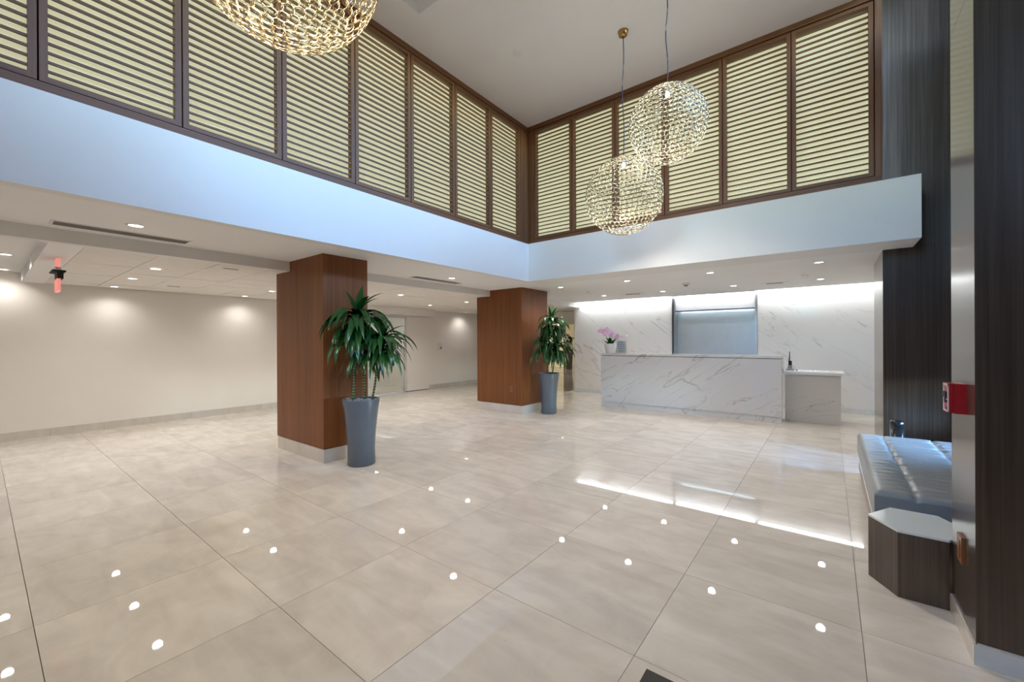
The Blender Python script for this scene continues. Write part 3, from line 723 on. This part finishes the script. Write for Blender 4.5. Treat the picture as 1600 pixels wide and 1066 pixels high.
def rosette(t, c, n, sc=1., tilt=0., avoid=None):
    o0 = ORG[t.name]
    for k in range(n):
        f = k / n; az = k * 2.39996 + rp.uniform(-.25, .25)
        me = rp.choice(UP if f < .08 else MID if f < .5 else LOW)
        s = sc * rp.uniform(.85, 1.12)
        if avoid is not None:
            d = abs((az - avoid + PI) % (2 * PI) - PI)
            if d < 1.3: s *= .52
        o = bpy.data.objects.new('leaf', me); COL.objects.link(o); o.parent = t
        o.location = (c[0] - o0.x, c[1] - o0.y, c[2] - o0.z - .23 * f * sc)
        o.rotation_euler = (rp.uniform(-.15, .15), rp.uniform(-.18, .18) + tilt, az); o.scale = (s, s * rp.uniform(.9, 1.15), s)
def planter(t, c, mat='pot', h=.80, rb=.163, rtp=.218):
    prof = [(rb - .012, 0), (rb, .012), (rb - .004, h * .25), (rb + .008, h * .5), (rb + (rtp - rb) * .62, h * .8), (rtp, h - .01), (rtp - .004, h), (rtp - .022, h), (rtp - .03, h - .07)]
    MB().lathe((c[0], c[1], 0), prof, 40).build('planter', mat, t)
    r_ = random.Random(5); mb = MB()
    mb.lathe((c[0], c[1], 0), [(rtp - .03, h - .05), (.0, h - .03)], 24, cap=False)
    for k in range(170):
        a = r_.uniform(0, 2 * PI); q = (rtp - .036) * math.sqrt(r_.random()); s = r_.uniform(.009, .017)
        x, y_, z = c[0] + q * math.cos(a), c[1] + q * math.sin(a), h - .032 + r_.uniform(0, .012)
        n = len(mb.v); mb.v += [(x + s, y_, z), (x, y_ + s, z), (x - s, y_, z), (x, y_ - s, z), (x, y_, z + s * .8), (x, y_, z - s)]
        mb.f += [(n, n + 1, n + 4), (n + 1, n + 2, n + 4), (n + 2, n + 3, n + 4), (n + 3, n, n + 4)]
    g = mb.build('gravel', 'gravel', t, kind='stuff', fix=False); g['label'] = 'grey gravel covering the soil'
RT = Vector((rt.x, rt.y, 0)); FW = Vector((fw.x, fw.y, 0)).normalized()
def at(c, side, depth, z): return (c[0] + RT.x * side + FW.x * depth, c[1] + RT.y * side + FW.y * depth, z)
def cane(t, a, b_, r=.017, mat='cane'):
    a, b_ = Vector(a), Vector(b_); pts = []
    for k in range(9):
        f = k / 8; q = a.lerp(b_, f); q += RT * (.012 * math.sin(f * 6)); pts.append(q)
    MB().tube(pts, [r * (1.08 - .2 * k / 8) for k in range(9)], 8).build('cane', mat, t)
c = (-4.555, 2.875); t = thing('potted_dracaena', (*c, 0), 'large leafy dracaena in a slate planter beside the near wood column', 'potted plant', 'dracaenas in slate planters')
planter(t, c)
A, B_, C_ = at(c, -.07, .06, 1.83), at(c, .01, .03, 1.47), at(c, .25, .02, 1.53)
cane(t, at(c, -.11, .0, .72), A); cane(t, at(c, .02, .05, .72), B_); cane(t, at(c, .11, .02, .72), C_, .013)
rosette(t, A, 116, 1.06, avoid=PI); rosette(t, B_, 54, .76, avoid=PI); rosette(t, C_, 92, .86)
c = (-4.60, 7.21); t = thing('potted_dracaena', (*c, 0), 'leafy dracaena in a slate planter beside the far wood column', 'potted plant', 'dracaenas in slate planters')
planter(t, c, h=.83)
A, B_, C_ = at(c, .05, .02, 1.92), at(c, -.10, -.06, 1.52), at(c, .16, -.10, 1.40)
cane(t, at(c, -.04, .03, .75), A); cane(t, at(c, -.01, -.03, .75), B_, .014); cane(t, at(c, .05, -.02, .75), C_, .014)
rosette(t, A, 84, 1.0, avoid=PI); rosette(t, B_, 76, .92, avoid=PI); rosette(t, C_, 76, .86)
# distant plant in the corridor
c = (-10.79, 18.9); t = thing('potted_fig', (*c, 0), 'small distant olive-green plant in a tall brown planter down the corridor', 'potted plant')
MB().lathe((*c, 0), [(.15, 0), (.16, .02), (.18, .5), (.215, 1.04), (.215, 1.06), (.19, 1.06), (.18, 1.0)], 28).build('planter', 'pot_brown', t)
cane(t, (*c, 1.0), (c[0], c[1], 1.45), .02, 'stem')
FIG = [leaf_mesh(.26, .17, math.radians(50 - 25 * k), math.radians(40), .2, 6, 'leaf2') for k in range(4)]
for k in range(46):
    o = inst('leaf', rp.choice(FIG), t, (rp.uniform(-.12, .12), rp.uniform(-.12, .12), 1.15 + .55 * rp.random()), (rp.uniform(-.3, .3), rp.uniform(-.5, .5), k * 2.4))

# ------------------------------------------------------------------ things on the counter and desk
c = (-4.005, 8.93, 1.20); t = thing('potted_orchid', c, 'pink orchid in a white tapered pot on the reception counter', 'potted plant')
MB().lathe(c, [(.095, 0), (.10, .008), (.142, .215), (.142, .225), (.128, .225), (.122, .19)], 32).build('pot', 'pot_white', t)
MB().lathe(c, [(.122, .19), (.0, .20)], 20, cap=False).build('soil', 'black', t)
OL = [leaf_mesh(.24, .085, math.radians(66 - 14 * k), math.radians(50), .25, 7, 'leaf') for k in range(3)]
for k in range(8): inst('leaf', OL[k % 3], t, (.03 * math.cos(k * .8), .03 * math.sin(k * .8), .19), (0, 0, k * .8 + .3))
def petal_bloom():
    v = []; f = []
    for k in range(5):
        a = 2 * PI * k / 5; w = .026 if k % 2 else .020; L = .045
        d = Vector((math.cos(a), math.sin(a), 0)); s_ = Vector((-math.sin(a), math.cos(a), 0)); n = len(v)
        for q, (l, ww, z) in enumerate(((.0, .006, 0), (.5, 1., .006), (.85, .8, .002))):
            v += [tuple(d * L * l + s_ * w * ww + Vector((0, 0, z))), tuple(d * L * l - s_ * w * ww + Vector((0, 0, z)))]
        v.append(tuple(d * L + Vector((0, 0, -.004))))
        f += [(n, n + 2, n + 3, n + 1), (n + 2, n + 4, n + 5, n + 3), (n + 4, n + 6, n + 5)]
    n = len(v); v += [(0, 0, .016), (.009, 0, .006), (-.005, .008, .006), (-.005, -.008, .006)]; f += [(n, n + 1, n + 2), (n, n + 2, n + 3), (n, n + 3, n + 1)]
    me = bpy.data.meshes.new('blossom'); me.from_pydata(v, [], f); me.materials.append(M['petal']); return me
BM = petal_bloom(); ro = random.Random(4)
for si, (sx, hz, end, nb) in enumerate(((-.09, .50, (-.24, .53), 6), (-.02, .54, (-.10, .58), 6), (.04, .50, (.06, .44), 6), (.11, .44, (.13, .40), 3), (.10, .42, (.33, .39), 4))):
    p0 = Vector((sx * .5, 0, .2)); p1 = Vector((sx, 0, hz * .75)); p2 = Vector((sx * 1.05, -.01, hz)); p3 = Vector((end[0], -.03, end[1])); pts = []
    for k in range(11):
        q = k / 10; pts.append(p0 * (1 - q) ** 3 + p1 * 3 * q * (1 - q) ** 2 + p2 * 3 * q * q * (1 - q) + p3 * q ** 3)
    wp = [Vector(c) + RT * p.x + FW * p.y + Vector((0, 0, p.z)) for p in pts]
    MB().tube(wp, .0045, 6).build('flower_stem', 'stem', t)
    for k in range(nb):
        q = pts[10 - int(k * 5 / max(1, nb))] if si < 4 else pts[10 - k]
        w = RT * (q.x + ro.uniform(-.05, .05)) + FW * (q.y - .02 + ro.uniform(-.03, .03)) + Vector((0, 0, q.z + ro.uniform(-.05, .03)))
        o = inst('blossom', BM, t, tuple(w)); o.rotation_euler = (math.radians(80 + ro.uniform(-25, 25)), ro.uniform(-.4, .4), yaw + ro.uniform(-.5, .5))
        s = ro.uniform(.8, 1.15) * (.55 if si == 4 else 1); o.scale = (s, s, s)
sg = thing('sign_holder', (-3.68, 8.86, 1.20), 'tilted clear acrylic holder with a printed sheet beside the orchid', 'sign holder')
mb = MB(); ang = .16
def slab(x0, x1, z0, z1, y0, th): # leaning back
    m = MB(); cs, sn = math.cos(ang), math.sin(ang)
    for z in (z0, z1):
        for yy in (0, th):
            for x in (x0, x1): m.v.append((x - .03 * (z / .3), y0 + z * sn + yy, 1.20 + z * cs))
    m.f = [(0, 1, 3, 2), (4, 6, 7, 5), (0, 4, 5, 1), (2, 3, 7, 6), (0, 2, 6, 4), (1, 5, 7, 3)]
    return m
slab(-3.795, -3.575, .0, .305, 8.80, .003).build('acrylic_sheet', 'glass', sg)
ps = slab(-3.785, -3.585, .012, .29, 8.805, .002).build('printed_sheet', 'paper', sg)
for k in range(5): slab(-3.765 + (.02 if k == 0 else 0), -3.605 - (.02 if k == 0 else 0), .25 - .05 * k, .268 - .05 * k, 8.8035, .0012).build('print_block', 'print', ps)
for a, b_ in ((-3.80, -3.793), (-3.577, -3.57)): slab(a, b_, 0, .305, 8.798, .008).build('edge', 'steel', sg)
bx(-3.80, -3.57, 8.79, 8.93, 1.20, 1.204).build('foot', 'plastic', sg)
rdo = thing('two_way_radio', (-.585, 9.42, .912), 'dark handheld radio standing in its charger on the desk', 'radio')
bx(-.655, -.525, 9.37, 9.49, .912, .945).build('charger', 'plastic', rdo, bevel=.006); bx(-.625, -.555, 9.40, 9.46, .945, 1.01).build('cup', 'plastic', rdo, bevel=.005)
bx(-.617, -.563, 9.412, 9.45, .98, 1.095).build('body', 'gloss_black', rdo, bevel=.005); MB().tube([(-.603, 9.43, 1.09), (-.597, 9.43, 1.27)], [.010, .006], 8).build('antenna', 'black', rdo)
bx(-.50, -.47, 9.40, 9.50, .912, .922).build('cable_plug', 'black', rdo)
for k, (x, y_, r_, lb) in enumerate(((-.36, 9.42, .1, 'white paper sheet on the desk nearer the radio'), (-.12, 9.40, -.08, 'white paper sheet on the desk nearer the free end'))):
    o = bx(-.105, .105, -.14, .14, 0, .004).build('paper_sheet', 'paper'); o.location = (x, y_, .9125); o.rotation_euler = (0, 0, r_); tag(o, lb, 'paper', 'papers on the desk')
    for q in range(3): bx(-.08, .08, -.10 + .07 * q, -.065 + .07 * q, .004, .0045).build('print_block', 'print', o)

# ------------------------------------------------------------------ bench, side table, bin
bn = thing('bench', (.72, 4.9, 0), 'tufted grey leather bench along the right side', 'bench')
X0, X1, Y0, Y1 = .245, 1.22, 3.80, 6.02
nx, ny = 70, 150; mb = MB()
seams = [.455, .83]
bty = [Y0 + .22 + .30 * k for k in range(8)]
def top_z(x, y_):
    z = .452
    ex_ = min(x - X0, X1 - x, y_ - Y0, Y1 - y_)
    if ex_ < .035: z -= .035 - math.sqrt(max(0, .035 ** 2 - (.035 - ex_) ** 2))
    for s_ in seams:
        d = abs(x - s_); z -= .013 * math.exp(-(d / .018) ** 2)
        for by in bty:
            r_ = math.hypot(d, (y_ - by)); z -= .016 * math.exp(-(r_ / .035) ** 2)
            fold = math.exp(-((y_ - by) / .016) ** 2) * math.exp(-(d / .13) ** 1.5); z -= .008 * fold
    wr = 0
    for s_ in seams: wr += math.exp(-(abs(x - s_) / .12) ** 2)
    z += min(1, wr) * .0055 * (math.sin(y_ * 58 + 2.0 * math.sin(x * 9)) + .7 * math.sin(y_ * 97 + x * 6)) * min(1, max(0, ex_ / .05))
    return z
for i in range(nx + 1):
    for j in range(ny + 1):
        x = X0 + (X1 - X0) * i / nx; y_ = Y0 + (Y1 - Y0) * j / ny; mb.v.append((x, y_, top_z(x, y_)))
for i in range(nx):
    for j in range(ny):
        a = i * (ny + 1) + j; mb.f.append((a, a + ny + 1, a + ny + 2, a + 1)); mb.sm.add(len(mb.f) - 1)
# cushion sides
rim = [(i, 0) for i in range(nx + 1)] + [(nx, j) for j in range(1, ny + 1)] + [(i, ny) for i in range(nx - 1, -1, -1)] + [(0, j) for j in range(ny - 1, 0, -1)]
n0 = len(mb.v)
for i, j in rim: v = mb.v[i * (ny + 1) + j]; mb.v.append((v[0], v[1], .235))
for k in range(len(rim)):
    a = rim[k][0] * (ny + 1) + rim[k][1]; k2 = (k + 1) % len(rim); b_ = rim[k2][0] * (ny + 1) + rim[k2][1]
    mb.f.append((a, n0 + k, n0 + k2, b_))
mb.f.append(tuple(n0 + k for k in reversed(range(len(rim)))))
mb.build('cushion', 'leather', bn)
bx(X0 - .004, X0 + .02, Y0 - .004, Y1 + .004, .226, .236).build('piping', 'steel_lite', bn); bx(X0, X1, Y0 - .004, Y0 + .02, .226, .236).build('piping', 'leather', bn)
bx(X0 + .012, X1, Y0 + .012, Y1 - .012, .045, .228).build('base', 'bench_side', bn, bevel=.006)
bx(X0 + .08, X1 - .03, Y0 + .08, Y1 - .08, 0, .046).build('plinth', 'black', bn)
for s_ in seams:
    for k, by in enumerate(bty): MB().lathe((s_, by, .418), [(.004, .0), (.012, .003), (.012, .007), (.003, .011)], 12).build('button', 'leather', bn)
hexp = [(.193, 3.458), (.311, 3.262), (.520, 3.262), (.645, 3.465), (.535, 3.67), (.315, 3.67)]
st = thing('side_table', (.42, 3.46, 0), 'low hexagonal dark wood side table with a pale glass top in front of the bench', 'side table')
MB().prism(hexp, 0.0, .376).build('body', 'wood_dark', st); MB().prism([(.42 + (x - .42) * 1.004, 3.46 + (y_ - 3.46) * 1.004) for x, y_ in hexp], .376, .388).build('top', 'whitetop', st)
wbn = thing('waste_bin', (.605, 6.36, 0), 'glossy black cylindrical bin standing behind the bench', 'bin')
MB().lathe((.605, 6.36, 0), [(.058, 0), (.062, .01), (.062, .49)], 32).build('body', 'gloss_black', wbn); MB().lathe((.605, 6.36, 0), [(.0625, .49), (.0625, .55), (.056, .572), (.045, .576)], 32).build('lid', 'gloss_black', wbn)

# ------------------------------------------------------------------ fire alarm and plates on the near pillar
fa = thing('fire_alarm', (.50, 2.99, 1.2), 'red fire alarm pull station with white face trim on the near dark pillar', 'fire alarm')
bx(.488, .530, 2.945, 3.055, 1.128, 1.276).build('back_box', 'red', fa)
fp = bx(.470, .488, 2.948, 3.055, 1.130, 1.276).build('front_plate', 'red', fa, bevel=.003)
M['label_white'] = plain('white_plate', (.78, .62, .60), .4)
for z0, z1 in ((1.262, 1.274), (1.132, 1.140), (1.192, 1.198)): bx(.466, .471, 2.950, 3.053, z0, z1).build('white_line', 'label_white', fp)
for y0, y1 in ((2.950, 2.958), (3.045, 3.053)): bx(.466, .471, y0, y1, 1.132, 1.274).build('white_line', 'label_white', fp)
bx(.460, .470, 2.965, 3.035, 1.205, 1.232).build('pull_handle', 'black', fp); bx(.463, .470, 2.985, 3.015, 1.178, 1.206).build('handle_stem', 'black', fp); bx(.466, .470, 2.968, 2.985, 1.145, 1.158).build('key_lock', 'black', fp)
ot = thing('outlet_plate', (.52, 3.04, .44), 'brown outlet cover low on the near dark pillar', 'outlet')
bx(.517, .530, 2.985, 3.075, .372, .508).build('plate', 'outlet', ot, bevel=.002); bx(.5145, .518, 3.012, 3.050, .395, .485).build('socket_face', 'outlet', ot)
tag(bx(-.66, -.50, 1.55, 1.845, 0, .012).build('floor_mat', 'black', origin=(-.58, 1.70, 0)), 'corner of a thin black mat at the bottom edge of the floor', 'mat')
